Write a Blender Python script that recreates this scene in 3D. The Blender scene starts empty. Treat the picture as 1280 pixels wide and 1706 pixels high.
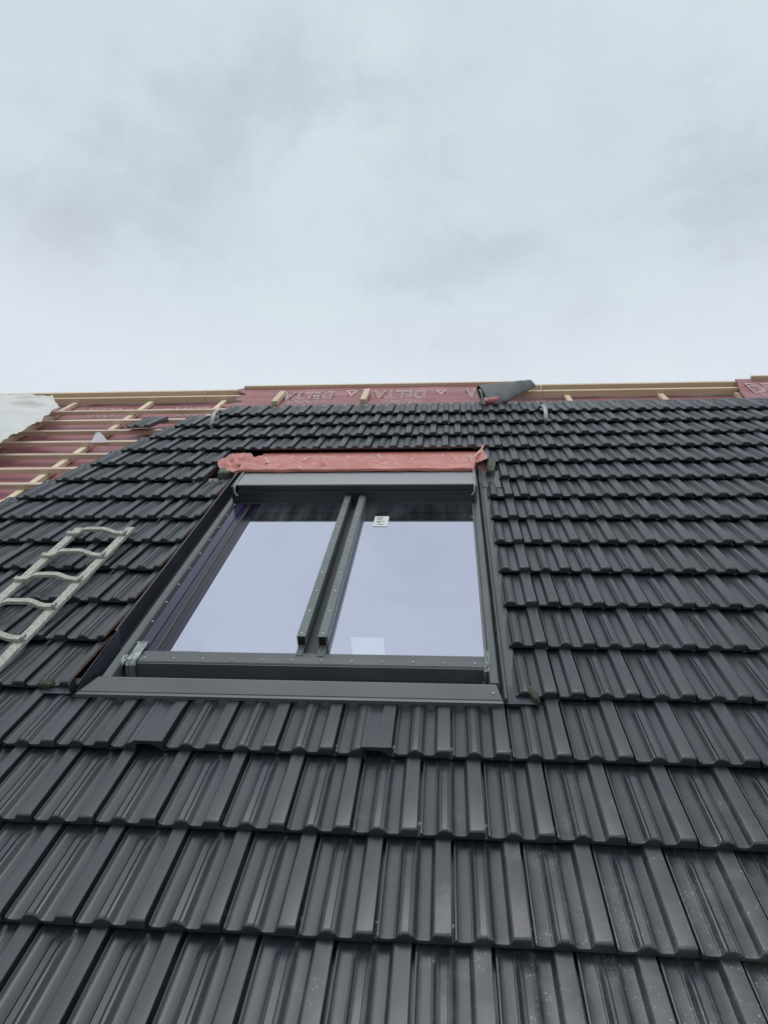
import bpy, bmesh, math, random
from mathutils import Vector, Matrix, noise
random.seed(7)
PI = math.pi
C = bpy.context.scene.collection

# ------------------------------------------------------------------ camera, sky, sun
PITCH = math.radians(40.0)
RX = Matrix.Rotation(PITCH, 4, 'X')
ROOF = Matrix.Translation((0, 0, 6.2)) @ RX          # roof frame: x along the eaves, y up the slope, z out of the roof
ROOFI = ROOF.inverted()
cam_d = bpy.data.cameras.new('camera')
cam = bpy.data.objects.new('camera', cam_d)
C.objects.link(cam)
right = Vector((0.99601786, 0.08119025, -0.03683158))
down = Vector((-0.00122994, -0.40057072, -0.91626502))
fwd = Vector((-0.08914544, 0.91266163, -0.39887573))
m = Matrix((right, -down, -fwd)).transposed().to_4x4()
m.translation = Vector((0.6093, -1.2652, 1.8088))
cam.matrix_world = ROOF @ m
cam_d.sensor_fit = 'HORIZONTAL'
cam_d.sensor_width = 36
cam_d.lens = 36 * 1177.9 / 1280
cam_d.clip_start = 0.05
cam_d.clip_end = 3000
sc = bpy.context.scene
sc.camera = cam
sc.view_settings.view_transform = 'Standard'
sc.view_settings.look = 'None'
sc.view_settings.exposure = 0.0
sc.view_settings.gamma = 1.0

SUN_EL, SUN_AZ = math.radians(76), math.radians(200)   # azimuth from +Y (up the slope), clockwise
world = bpy.data.worlds.new('World')
sc.world = world
world.use_nodes = True
wn, wl = world.node_tree.nodes, world.node_tree.links
wn.clear()


def N(nodes, typ, **kw):
    n = nodes.new(typ)
    for k, v in kw.items():
        if k.startswith('i_'):
            key = k[2:]
            n.inputs[int(key) if key.isdigit() else key].default_value = v
        else:
            setattr(n, k, v)
    return n


sky = N(wn, 'ShaderNodeTexSky', sky_type='NISHITA', sun_disc=False, sun_elevation=SUN_EL, sun_rotation=SUN_AZ)
sky.air_density = 1.0
sky.dust_density = 3.0
tc = N(wn, 'ShaderNodeTexCoord')
sep = N(wn, 'ShaderNodeSeparateXYZ')
wl.new(tc.outputs['Generated'], sep.inputs[0])
zc = N(wn, 'ShaderNodeMath', operation='MAXIMUM', i_1=0.0)
wl.new(sep.outputs['Z'], zc.inputs[0])
za = N(wn, 'ShaderNodeMath', operation='ADD', i_1=0.25)
wl.new(zc.outputs[0], za.inputs[0])
dv = N(wn, 'ShaderNodeVectorMath', operation='DIVIDE')
comb = N(wn, 'ShaderNodeCombineXYZ')
for i in range(3):
    wl.new(za.outputs[0], comb.inputs[i])
wl.new(tc.outputs['Generated'], dv.inputs[0])
wl.new(comb.outputs[0], dv.inputs[1])
n1 = N(wn, 'ShaderNodeTexNoise', i_Scale=2.0, i_Detail=7.0, i_Roughness=0.58, i_Distortion=0.35)
n2 = N(wn, 'ShaderNodeTexNoise', i_Scale=3.3, i_Detail=8.0, i_Roughness=0.60, i_Distortion=0.25)
wl.new(dv.outputs[0], n1.inputs['Vector'])
off = N(wn, 'ShaderNodeVectorMath', operation='ADD', i_1=(4.6, 9.1, 2.3))
wl.new(dv.outputs[0], off.inputs[0])
wl.new(off.outputs[0], n2.inputs['Vector'])
r1 = N(wn, 'ShaderNodeMapRange', i_1=0.34, i_2=0.66, i_3=0.0, i_4=1.0, interpolation_type='SMOOTHSTEP')
wl.new(n1.outputs['Fac'], r1.inputs[0])
r2 = N(wn, 'ShaderNodeMapRange', i_1=0.45, i_2=0.68, i_3=0.0, i_4=1.0, interpolation_type='SMOOTHSTEP')
wl.new(n2.outputs['Fac'], r2.inputs[0])
# thick and thin parts of the cloud sheet
mixa = N(wn, 'ShaderNodeMix', data_type='RGBA')
mixa.inputs[6].default_value = (6.3, 7.0, 7.7, 1)
mixa.inputs[7].default_value = (6.9, 7.85, 8.35, 1)
wl.new(r1.outputs[0], mixa.inputs[0])
mixb = N(wn, 'ShaderNodeMix', data_type='RGBA')
mixb.inputs[7].default_value = (5.2, 5.75, 6.45, 1)
fac2 = N(wn, 'ShaderNodeMath', operation='MULTIPLY', i_1=0.62)
wl.new(r2.outputs[0], fac2.inputs[0])
wl.new(fac2.outputs[0], mixb.inputs[0])
wl.new(mixa.outputs[2], mixb.inputs[6])
# the sheet brightens towards the horizon
hz = N(wn, 'ShaderNodeMapRange', i_1=0.42, i_2=0.60, i_3=1.0, i_4=0.0, interpolation_type='SMOOTHSTEP')
wl.new(sep.outputs['Z'], hz.inputs[0])
mixc = N(wn, 'ShaderNodeMix', data_type='RGBA')
mixc.inputs[7].default_value = (8.1, 8.6, 9.3, 1)
hz2 = N(wn, 'ShaderNodeMath', operation='MULTIPLY', i_1=0.8)
wl.new(hz.outputs[0], hz2.inputs[0])
wl.new(hz2.outputs[0], mixc.inputs[0])
wl.new(mixb.outputs[2], mixc.inputs[6])
mixd = N(wn, 'ShaderNodeMix', data_type='RGBA')
mixd.inputs[0].default_value = 0.93
wl.new(sky.outputs[0], mixd.inputs[6])
wl.new(mixc.outputs[2], mixd.inputs[7])
bg = N(wn, 'ShaderNodeBackground', i_Strength=0.1)
wl.new(mixd.outputs[2], bg.inputs['Color'])
wo = N(wn, 'ShaderNodeOutputWorld')
wl.new(bg.outputs[0], wo.inputs['Surface'])

sd = bpy.data.lights.new('sun', 'SUN')
sd.energy = 0.8
sd.angle = math.radians(30)
sd.color = (1.0, 0.97, 0.93)
sun = bpy.data.objects.new('sun', sd)
C.objects.link(sun)
dvec = Vector((math.sin(SUN_AZ) * math.cos(SUN_EL), math.cos(SUN_AZ) * math.cos(SUN_EL), math.sin(SUN_EL)))
sun.rotation_euler = dvec.to_track_quat('Z', 'Y').to_euler()
sun.location = (0, -6, 20)


# ------------------------------------------------------------------ materials
def mat(name, col, rough=0.5, metal=0.0, spec=0.5, var=0.12, scale=8.0, bump=0.0, bscale=60.0, col2=None, stretch=(1, 1, 1), rvar=0.0, island=0.0):
    M = bpy.data.materials.new(name)
    M.use_nodes = True
    n, l = M.node_tree.nodes, M.node_tree.links
    b = n['Principled BSDF']
    b.inputs['Roughness'].default_value = rough
    b.inputs['Metallic'].default_value = metal
    b.inputs['Specular IOR Level'].default_value = spec
    g = N(n, 'ShaderNodeNewGeometry')
    mp = N(n, 'ShaderNodeMapping')
    mp.vector_type = 'POINT'
    # positions turned back into the roof's own frame so that grain follows the slope
    mp.inputs['Rotation'].default_value = (-PITCH, 0, 0)
    l.new(g.outputs['Position'], mp.inputs['Vector'])
    mp2 = N(n, 'ShaderNodeMapping')
    mp2.inputs['Scale'].default_value = stretch
    l.new(mp.outputs[0], mp2.inputs['Vector'])
    t = N(n, 'ShaderNodeTexNoise', i_Scale=scale, i_Detail=6.0, i_Roughness=0.6)
    l.new(mp2.outputs[0], t.inputs['Vector'])
    r = N(n, 'ShaderNodeMapRange', i_1=0.3, i_2=0.7, i_3=0.0, i_4=1.0)
    l.new(t.outputs['Fac'], r.inputs[0])
    mx = N(n, 'ShaderNodeMix', data_type='RGBA')
    c2 = col2 or tuple(min(1, c * (1 + var)) for c in col)
    c1 = col if col2 else tuple(c * (1 - var) for c in col)
    mx.inputs[6].default_value = (*c1, 1)
    mx.inputs[7].default_value = (*c2, 1)
    l.new(r.outputs[0], mx.inputs[0])
    out = mx.outputs[2]
    if island:
        oi = N(n, 'ShaderNodeObjectInfo')
        ad = N(n, 'ShaderNodeMath', operation='ADD')
        l.new(oi.outputs['Random'], ad.inputs[0])
        l.new(g.outputs['Random Per Island'], ad.inputs[1])
        fr = N(n, 'ShaderNodeMath', operation='FRACT')
        l.new(ad.outputs[0], fr.inputs[0])
        mr = N(n, 'ShaderNodeMapRange', i_3=1 - island, i_4=1 + island)
        l.new(fr.outputs[0], mr.inputs[0])
        hs = N(n, 'ShaderNodeHueSaturation')
        l.new(mr.outputs[0], hs.inputs['Value'])
        l.new(out, hs.inputs['Color'])
        out = hs.outputs[0]
    l.new(out, b.inputs['Base Color'])
    if rvar:
        mr = N(n, 'ShaderNodeMapRange', i_1=0.25, i_2=0.75, i_3=rough - rvar, i_4=rough + rvar)
        l.new(t.outputs['Fac'], mr.inputs[0])
        l.new(mr.outputs[0], b.inputs['Roughness'])
    if bump:
        t2 = N(n, 'ShaderNodeTexNoise', i_Scale=bscale, i_Detail=5.0, i_Roughness=0.6)
        l.new(mp2.outputs[0], t2.inputs['Vector'])
        bp = N(n, 'ShaderNodeBump', i_Strength=bump, i_Distance=0.004)
        l.new(t2.outputs['Fac'], bp.inputs['Height'])
        l.new(bp.outputs[0], b.inputs['Normal'])
    M['mapped'] = mp.name
    return M


def tile_material():
    M = mat('engobed_clay', (0.018, 0.0225, 0.030), rough=0.37, spec=0.95, scale=4.0, col2=(0.031, 0.036, 0.045),
            bump=0.08, bscale=260, rvar=0.07, island=0.24)
    n, l = M.node_tree.nodes, M.node_tree.links
    b = n['Principled BSDF']
    src = b.inputs['Base Color'].links[0].from_socket
    mp = n[M['mapped']]
    # faint streaks of dust that run down the slope
    ms = N(n, 'ShaderNodeMapping')
    ms.inputs['Scale'].default_value = (55, 3.0, 1)
    l.new(mp.outputs[0], ms.inputs['Vector'])
    st = N(n, 'ShaderNodeTexNoise', i_Scale=1.0, i_Detail=4.0, i_Roughness=0.6)
    l.new(ms.outputs[0], st.inputs['Vector'])
    sr = N(n, 'ShaderNodeMapRange', i_1=0.52, i_2=0.80, i_3=0.0, i_4=0.32)
    l.new(st.outputs['Fac'], sr.inputs[0])
    m1 = N(n, 'ShaderNodeMix', data_type='RGBA')
    m1.inputs[7].default_value = (0.085, 0.088, 0.085, 1)
    l.new(sr.outputs[0], m1.inputs[0])
    l.new(src, m1.inputs[6])
    # splashes of dried mortar water, thickest at lower right
    sp = N(n, 'ShaderNodeSeparateXYZ')
    l.new(mp.outputs[0], sp.inputs[0])
    lo = N(n, 'ShaderNodeTexNoise', i_Scale=9.0, i_Detail=5.0, i_Roughness=0.65)
    l.new(mp.outputs[0], lo.inputs['Vector'])
    vo = N(n, 'ShaderNodeTexVoronoi', i_Scale=110.0, i_Randomness=1.0)
    l.new(mp.outputs[0], vo.inputs['Vector'])
    vr = N(n, 'ShaderNodeMapRange', i_1=0.12, i_2=0.36, i_3=1.0, i_4=0.0)
    l.new(vo.outputs['Distance'], vr.inputs[0])
    gx = N(n, 'ShaderNodeMapRange', i_1=0.1, i_2=1.1, i_3=0.0, i_4=1.0)
    l.new(sp.outputs['X'], gx.inputs[0])
    # roof-frame y of the world position (origin lifted 6.2 m): y' = y*cos + z*sin
    gy = N(n, 'ShaderNodeMapRange', i_1=6.2 * math.sin(PITCH) + 0.0, i_2=6.2 * math.sin(PITCH) + 0.8, i_3=1.0, i_4=0.0)
    l.new(sp.outputs['Y'], gy.inputs[0])
    gm = N(n, 'ShaderNodeMath', operation='MULTIPLY')
    l.new(gx.outputs[0], gm.inputs[0])
    l.new(gy.outputs[0], gm.inputs[1])
    lr = N(n, 'ShaderNodeMapRange', i_1=0.76, i_2=0.66, i_3=1.0, i_4=0.0)
    sm = N(n, 'ShaderNodeMath', operation='MULTIPLY_ADD', i_1=0.21, i_2=0.0)
    l.new(gm.outputs[0], sm.inputs[0])
    l.new(lo.outputs['Fac'], sm.inputs[2])
    l.new(sm.outputs[0], lr.inputs[0])
    sr2 = N(n, 'ShaderNodeMath', operation='MULTIPLY')
    l.new(vr.outputs[0], sr2.inputs[0])
    l.new(lr.outputs[0], sr2.inputs[1])
    vc = N(n, 'ShaderNodeSeparateColor')
    l.new(vo.outputs['Color'], vc.inputs[0])
    vk = N(n, 'ShaderNodeMapRange', i_1=0.55, i_2=1.0, i_3=0.0, i_4=1.0)
    l.new(vc.outputs[0], vk.inputs[0])
    sr3 = N(n, 'ShaderNodeMath', operation='MULTIPLY')
    l.new(sr2.outputs[0], sr3.inputs[0])
    l.new(vk.outputs[0], sr3.inputs[1])
    m2 = N(n, 'ShaderNodeMix', data_type='RGBA')
    m2.inputs[7].default_value = (0.55, 0.56, 0.52, 1)
    l.new(sr3.outputs[0], m2.inputs[0])
    l.new(m1.outputs[2], m2.inputs[6])
    # soft milky film in the same patches
    fl = N(n, 'ShaderNodeMapRange', i_1=0.62, i_2=0.80, i_3=0.0, i_4=0.45)
    l.new(sm.outputs[0], fl.inputs[0])
    m3 = N(n, 'ShaderNodeMix', data_type='RGBA')
    m3.inputs[7].default_value = (0.11, 0.115, 0.105, 1)
    l.new(fl.outputs[0], m3.inputs[0])
    l.new(m2.outputs[2], m3.inputs[6])
    l.new(m3.outputs[2], b.inputs['Base Color'])
    return M


def glass_material():
    M = bpy.data.materials.new('solar_glass')
    M.use_nodes = True
    n, l = M.node_tree.nodes, M.node_tree.links
    n.clear()
    o = N(n, 'ShaderNodeOutputMaterial')
    g = N(n, 'ShaderNodeBsdfGlossy', i_Roughness=0.015)
    g.inputs['Color'].default_value = (0.86, 0.865, 1.0, 1)
    t = N(n, 'ShaderNodeBsdfTransparent')
    t.inputs['Color'].default_value = (0.85, 0.98, 0.85, 1)
    mx = N(n, 'ShaderNodeMixShader', i_0=0.16)
    ge = N(n, 'ShaderNodeNewGeometry')
    mp = N(n, 'ShaderNodeMapping')
    mp.inputs['Rotation'].default_value = (-PITCH, 0, 0)
    l.new(ge.outputs['Position'], mp.inputs['Vector'])
    ms = N(n, 'ShaderNodeMapping')
    ms.inputs['Scale'].default_value = (14, 0.8, 1)
    l.new(mp.outputs[0], ms.inputs['Vector'])
    s1 = N(n, 'ShaderNodeTexNoise', i_Scale=1.0, i_Detail=5.0, i_Roughness=0.65)
    l.new(ms.outputs[0], s1.inputs['Vector'])
    s2 = N(n, 'ShaderNodeTexNoise', i_Scale=2.2, i_Detail=5.0, i_Roughness=0.6)
    l.new(mp.outputs[0], s2.inputs['Vector'])
    sm = N(n, 'ShaderNodeMath', operation='MULTIPLY')
    l.new(s1.outputs['Fac'], sm.inputs[0])
    l.new(s2.outputs['Fac'], sm.inputs[1])
    sr = N(n, 'ShaderNodeMapRange', i_1=0.18, i_2=0.42, i_3=0.0, i_4=0.09)
    l.new(sm.outputs[0], sr.inputs[0])
    dust = N(n, 'ShaderNodeBsdfDiffuse')
    dust.inputs['Color'].default_value = (0.70, 0.69, 0.78, 1)
    dm = N(n, 'ShaderNodeMixShader')
    l.new(sr.outputs[0], dm.inputs[0])
    no = N(n, 'ShaderNodeTexNoise', i_Scale=1.6, i_Detail=2.0)
    l.new(ge.outputs['Position'], no.inputs['Vector'])
    bp = N(n, 'ShaderNodeBump', i_Strength=0.03, i_Distance=0.02)
    l.new(no.outputs['Fac'], bp.inputs['Height'])
    l.new(bp.outputs[0], g.inputs['Normal'])
    l.new(g.outputs[0], mx.inputs[1])
    l.new(t.outputs[0], mx.inputs[2])
    l.new(mx.outputs[0], dm.inputs[1])
    l.new(dust.outputs[0], dm.inputs[2])
    l.new(dm.outputs[0], o.inputs['Surface'])
    return M


def clear_material():
    M = bpy.data.materials.new('clear_glass_back')
    M.use_nodes = True
    n, l = M.node_tree.nodes, M.node_tree.links
    n.clear()
    o = N(n, 'ShaderNodeOutputMaterial')
    t = N(n, 'ShaderNodeBsdfTransparent')
    t.inputs['Color'].default_value = (0.95, 1.0, 0.97, 1)
    l.new(t.outputs[0], o.inputs['Surface'])
    return M


def film_material(name, col, trans, rough=0.4, c2=None):
    M = mat(name, col, rough=rough, scale=5, col2=c2 or tuple(min(1, c * 1.25) for c in col), bump=0.25, bscale=22)
    n, l = M.node_tree.nodes, M.node_tree.links
    b = n['Principled BSDF']
    o = n['Material Output']
    tr = N(n, 'ShaderNodeBsdfTransparent')
    tl = N(n, 'ShaderNodeBsdfTranslucent')
    tl.inputs['Color'].default_value = (*col, 1)
    a = N(n, 'ShaderNodeMixShader', i_0=0.12)
    l.new(b.outputs[0], a.inputs[1])
    l.new(tl.outputs[0], a.inputs[2])
    c = N(n, 'ShaderNodeMixShader', i_0=trans)
    l.new(a.outputs[0], c.inputs[1])
    l.new(tr.outputs[0], c.inputs[2])
    l.new(c.outputs[0], o.inputs['Surface'])
    return M


TILE = tile_material()
CLAY = mat('cut_clay', (0.44, 0.27, 0.20), rough=0.85, var=0.3, scale=30, bump=0.4)
METAL = mat('anthracite_metal', (0.110, 0.120, 0.124), rough=0.36, var=0.14, scale=4, bump=0.05, bscale=30, rvar=0.06)
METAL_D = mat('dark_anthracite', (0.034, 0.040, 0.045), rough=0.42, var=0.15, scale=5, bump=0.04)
APRON = mat('grey_sheet_metal', (0.135, 0.141, 0.146), rough=0.40, var=0.10, scale=9, bump=0.06, bscale=25, rvar=0.06, stretch=(0.4, 1, 1))
HEADM = mat('header_sheet_metal', (0.33, 0.342, 0.36), rough=0.40, var=0.06, scale=3, bump=0.03, stretch=(0.3, 1, 1))
BLUEM = mat('dark_blue_grey_flashing', (0.042, 0.045, 0.060), rough=0.38, var=0.2, scale=6, bump=0.05)
GASKET = mat('black_rubber', (0.012, 0.013, 0.013), rough=0.6, var=0.2)
BARM = mat('bar_metal', (0.15, 0.175, 0.172), rough=0.34, var=0.10, scale=12, rvar=0.05)
STEEL = mat('bright_steel', (0.46, 0.48, 0.48), rough=0.4, metal=0.5, var=0.1)
GALV = mat('galvanised_steel', (0.36, 0.39, 0.40), rough=0.5, metal=0.5, var=0.2, scale=30)
PURPLE = mat('violet_strip', (0.040, 0.034, 0.072), rough=0.16, var=0.12, scale=3)
PURPLE_D = mat('deep_violet_strip', (0.022, 0.016, 0.045), rough=0.14, var=0.12, scale=3)
BLACK = mat('black_strip', (0.007, 0.010, 0.012), rough=0.15, var=0.1)
TAPE = mat('aluminium_tape', (0.32, 0.35, 0.345), rough=0.36, metal=0.55, var=0.3, scale=25, bump=0.9, bscale=60)
GLASS = glass_material()
CLEAR = clear_material()
PINK = mat('pink_membrane', (0.52, 0.165, 0.135), rough=0.34, scale=6, col2=(0.64, 0.26, 0.22), bump=0.5, bscale=18)
MEMB = mat('underlay_membrane', (0.30, 0.105, 0.115), rough=0.42, scale=3, col2=(0.38, 0.155, 0.165), bump=0.5, bscale=14)
PRINT = mat('pale_print', (0.70, 0.52, 0.51), rough=0.6, var=0.12, scale=30)
WOOD = mat('pale_spruce', (0.64, 0.50, 0.34), rough=0.7, scale=5, col2=(0.78, 0.65, 0.47), bump=0.4, bscale=60, stretch=(0.35, 6, 6), island=0.10)
WOODY = mat('pale_spruce_upslope', (0.64, 0.50, 0.34), rough=0.7, scale=5, col2=(0.82, 0.70, 0.52), bump=0.4, bscale=60, stretch=(6, 0.35, 6), island=0.10)
BAT = mat('sawn_batten', (0.50, 0.385, 0.29), rough=0.75, scale=5, col2=(0.74, 0.61, 0.49), bump=0.4, bscale=60, stretch=(0.3, 6, 6), island=0.12)
LADW = mat('weathered_ladder_wood', (0.30, 0.29, 0.245), rough=0.85, scale=80, col2=(0.62, 0.61, 0.54), bump=0.9, bscale=120, stretch=(1, 0.6, 1))
TARP = film_material('translucent_plastic', (0.84, 0.86, 0.83), 0.08, 0.5, (0.90, 0.92, 0.88))
FLAP = mat('grey_membrane_back', (0.13, 0.137, 0.142), rough=0.55, var=0.25, scale=7, bump=0.5, bscale=25)
FOAM = mat('grey_green_foam', (0.115, 0.125, 0.105), rough=0.9, var=0.35, scale=20, bump=1.0, bscale=90)
SPONGE = mat('mossy_foam', (0.075, 0.078, 0.058), rough=0.95, var=0.5, scale=45, bump=1.0, bscale=120)
WHITE = mat('white_paper', (0.74, 0.76, 0.74), rough=0.5, var=0.04)
INK = mat('grey_ink', (0.25, 0.27, 0.26), rough=0.6)
SCRAP = mat('white_scrap', (0.66, 0.64, 0.68), rough=0.5, var=0.1, scale=10)
DARKIN = mat('attic_timber', (0.05, 0.04, 0.03), rough=0.9)
WALL = mat('rendered_wall', (0.42, 0.40, 0.36), rough=0.9, scale=2, bump=0.3)
GROUND = mat('rough_grass_ground', (0.07, 0.085, 0.04), rough=0.95, var=0.4, scale=0.8)

ROT = (PITCH, 0, 0)


# ------------------------------------------------------------------ helpers
def props(o, label=None, cat=None, group=None, kind=None):
    if label:
        o['label'] = label
    if cat:
        o['category'] = cat
    if group:
        o['group'] = group
    if kind:
        o['kind'] = kind
    return o


def thing(name, label, cat, loc=(0, 0, 0), group=None, rz=0.0):
    """An Empty on the roof at roof-frame coordinates loc, turned with the slope."""
    o = bpy.data.objects.new(name, None)
    C.objects.link(o)
    o.empty_display_size = 0.1
    o.matrix_world = ROOF @ Matrix.Translation(loc) @ Matrix.Rotation(rz, 4, 'Z')
    props(o, label, cat, group)
    o['base'] = tuple(loc)
    return o


class MB:
    """Collects shapes given in roof-frame coordinates."""

    def __init__(self, base=(0, 0, 0)):
        self.v, self.f, self.mi = [], [], []
        self.base = Vector(base)
        self.cur = 0

    def quad(self, *pts):
        i = len(self.v)
        self.v += [Vector(p) - self.base for p in pts]
        self.f.append(tuple(range(i, i + len(pts))))
        self.mi.append(self.cur)
        return self

    def box(self, x0, x1, y0, y1, z0, z1):
        return self.hexa([(x0, y0, z0), (x1, y0, z0), (x1, y1, z0), (x0, y1, z0), (x0, y0, z1), (x1, y0, z1), (x1, y1, z1), (x0, y1, z1)])

    def hexa(self, p):
        i = len(self.v)
        self.v += [Vector(q) - self.base for q in p]
        for f in ((0, 3, 2, 1), (4, 5, 6, 7), (0, 1, 5, 4), (1, 2, 6, 5), (2, 3, 7, 6), (3, 0, 4, 7)):
            self.f.append(tuple(i + k for k in f))
            self.mi.append(self.cur)
        return self

    def prism_y(self, prof, y0, y1):
        """closed (x,z) polygon swept from y0 to y1"""
        i = len(self.v)
        n = len(prof)
        self.v += [Vector((x, y0, z)) - self.base for x, z in prof] + [Vector((x, y1, z)) - self.base for x, z in prof]
        for k in range(n):
            k2 = (k + 1) % n
            self.f.append((i + k, i + k2, i + n + k2, i + n + k))
            self.mi.append(self.cur)
        self.f.append(tuple(i + k for k in reversed(range(n))))
        self.f.append(tuple(i + n + k for k in range(n)))
        self.mi += [self.cur] * 2
        return self

    def prism_x(self, prof, x0, x1, xb=None):
        """closed (y,z) polygon swept along x; xb(y,z,side) may move the ends (mitres)"""
        i = len(self.v)
        n = len(prof)
        e0 = [(x0 if xb is None else xb(y, z, 0)) for y, z in prof]
        e1 = [(x1 if xb is None else xb(y, z, 1)) for y, z in prof]
        self.v += [Vector((e0[k], prof[k][0], prof[k][1])) - self.base for k in range(n)]
        self.v += [Vector((e1[k], prof[k][0], prof[k][1])) - self.base for k in range(n)]
        for k in range(n):
            k2 = (k + 1) % n
            self.f.append((i + k, i + k2, i + n + k2, i + n + k))
            self.mi.append(self.cur)
        self.f.append(tuple(i + k for k in reversed(range(n))))
        self.f.append(tuple(i + n + k for k in range(n)))
        self.mi += [self.cur] * 2
        return self

    def grid(self, fn, nu, nv):
        i = len(self.v)
        for a in range(nu + 1):
            for b in range(nv + 1):
                self.v.append(Vector(fn(a / nu, b / nv)) - self.base)
        for a in range(nu):
            for b in range(nv):
                q = i + a * (nv + 1) + b
                self.f.append((q, q + nv + 1, q + nv + 2, q + 1))
                self.mi.append(self.cur)
        return self

    def tube(self, pts, r, seg=10, closed=False, flat=1.0):
        i = len(self.v)
        pts = [Vector(p) for p in pts]
        n = len(pts)
        rr = r if isinstance(r, (list, tuple)) else [r] * n
        for k, p in enumerate(pts):
            t = (pts[min(k + 1, n - 1)] - pts[max(k - 1, 0)]).normalized()
            a = t.cross(Vector((1, 0, 0)))
            if a.length < 0.1:
                a = t.cross(Vector((0, 0, 1)))
            a.normalize()
            b = t.cross(a).normalized()
            for s in range(seg):
                th = 2 * PI * s / seg
                self.v.append(p + a * (math.cos(th) * rr[k] * flat) + b * (math.sin(th) * rr[k]) - self.base)
        for k in range(n - 1):
            for s in range(seg):
                s2 = (s + 1) % seg
                self.f.append((i + k * seg + s, i + k * seg + s2, i + (k + 1) * seg + s2, i + (k + 1) * seg + s))
                self.mi.append(self.cur)
        self.f.append(tuple(i + s for s in reversed(range(seg))))
        self.f.append(tuple(i + (n - 1) * seg + s for s in range(seg)))
        self.mi += [self.cur] * 2
        return self

    def mesh(self, name, mats, smooth=None):
        me = bpy.data.meshes.new(name)
        me.from_pydata([tuple(v) for v in self.v], [], self.f)
        for mm in (mats if isinstance(mats, (list, tuple)) else [mats]):
            me.materials.append(mm)
        if any(self.mi):
            me.polygons.foreach_set('material_index', self.mi)
        bm = bmesh.new()
        bm.from_mesh(me)
        bmesh.ops.recalc_face_normals(bm, faces=bm.faces)
        bm.to_mesh(me)
        bm.free()
        if smooth is not None:
            me.polygons.foreach_set('use_smooth', [True] * len(me.polygons))
            me.set_sharp_from_angle(angle=math.radians(smooth))
        me.update()
        return me

    def build(self, name, mats, parent=None, smooth=None, bevel=0.0, solid=0.0):
        me = self.mesh(name, mats, smooth)
        o = bpy.data.objects.new(name, me)
        C.objects.link(o)
        if parent is not None:
            o.parent = parent
        else:
            o.matrix_world = ROOF @ Matrix.Translation(self.base)
        if solid:
            md = o.modifiers.new('solid', 'SOLIDIFY')
            md.thickness = solid
            md.offset = 0
        if bevel:
            md = o.modifiers.new('bevel', 'BEVEL')
            md.width = bevel
            md.segments = 2
            md.limit_method = 'ANGLE'
            md.angle_limit = math.radians(40)
        return o


def nz(x, y, z=0.0):
    return noise.noise(Vector((x, y, z)))


# ------------------------------------------------------------------ ground
g = bpy.data.meshes.new('ground')
g.from_pydata([(-900, -900, 0), (900, -900, 0), (900, 900, 0), (-900, 900, 0)], [], [(0, 1, 2, 3)])
g.materials.append(GROUND)
go = bpy.data.objects.new('ground', g)
C.objects.link(go)
props(go, kind='structure')

# ------------------------------------------------------------------ the house and its roof
W, G = 0.21, 0.3452
RIDGE_Y = 6.3
XL, XR, EAVE = -6.4, 6.4, -1.95
house = thing('house', 'house roof under construction, dark grey clay tiles over red underlay and bare battens', 'roof')

Z0 = -0.122          # top of the underlay membrane


def membrane_z(x, y):
    w = 0.006 * nz(x * 3, y * 5, 1.0) + 0.008 * (0.3 - abs(2 * nz(x * 2.5 + y, y * 6, 4.0))) + 0.004 * (0.3 - abs(2 * nz(x * 7 - y * 3, y * 9, 9.0)))
    w = min(w, 0.0035)
    return Z0 + w


# underlay: a sheet laid on the boards, open where the window sits
NX, NY = 250, 220
mb = MB()
vid = {}


def hole(x, y):
    return -0.85 < x < 0.86 and 1.12 < y < 2.98


xs = [XL + (XR - XL) * i / NX for i in range(NX + 1)]
ys = [EAVE + (RIDGE_Y - EAVE) * j / NY for j in range(NY + 1)]
for i in range(NX):
    for j in range(NY):
        cx, cy = (xs[i] + xs[i + 1]) / 2, (ys[j] + ys[j + 1]) / 2
        if hole(cx, cy):
            continue
        q = []
        for a, b in ((i, j), (i + 1, j), (i + 1, j + 1), (i, j + 1)):
            if (a, b) not in vid:
                vid[(a, b)] = len(mb.v)
                mb.v.append(Vector((xs[a], ys[b], membrane_z(xs[a], ys[b]))))
            q.append(vid[(a, b)])
        mb.f.append(tuple(q))
        mb.mi.append(0)
mb.build('underlay_membrane', MEMB, house, smooth=60)

# boarding below it, in four pieces round the window opening
for (x0, x1, y0, y1) in ((XL, -0.84, EAVE, RIDGE_Y), (0.85, XR, EAVE, RIDGE_Y), (-0.838, 0.848, EAVE, 1.13), (-0.838, 0.848, 2.97, RIDGE_Y)):
    MB().box(x0, x1, y0, y1, -0.17, -0.142).build('roof_boarding', DARKIN, house)


# the other slope, closed, with one opening; gable ends, attic floor and outer walls
def w2r(p):
    return ROOFI @ Vector(p)


ridge_w = ROOF @ Vector((0, RIDGE_Y, -0.17))
eave_w = ROOF @ Vector((0, EAVE, -0.17))
back_y = ridge_w.y + (ridge_w.y - eave_w.y)
RW = Matrix.Translation((0, ridge_w.y, ridge_w.z)) @ Matrix.Rotation(-PITCH, 4, 'X')   # frame on the back slope, y runs down


def back_box(x0, x1, y0, y1, z0, z1, name, mt):
    b = MB()
    b.hexa([ROOFI @ (RW @ Vector(p)) for p in ((x0, y0, z0), (x1, y0, z0), (x1, y1, z0), (x0, y1, z0), (x0, y0, z1), (x1, y0, z1), (x1, y1, z1), (x0, y1, z1))])
    return b.build(name, mt, house)


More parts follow.
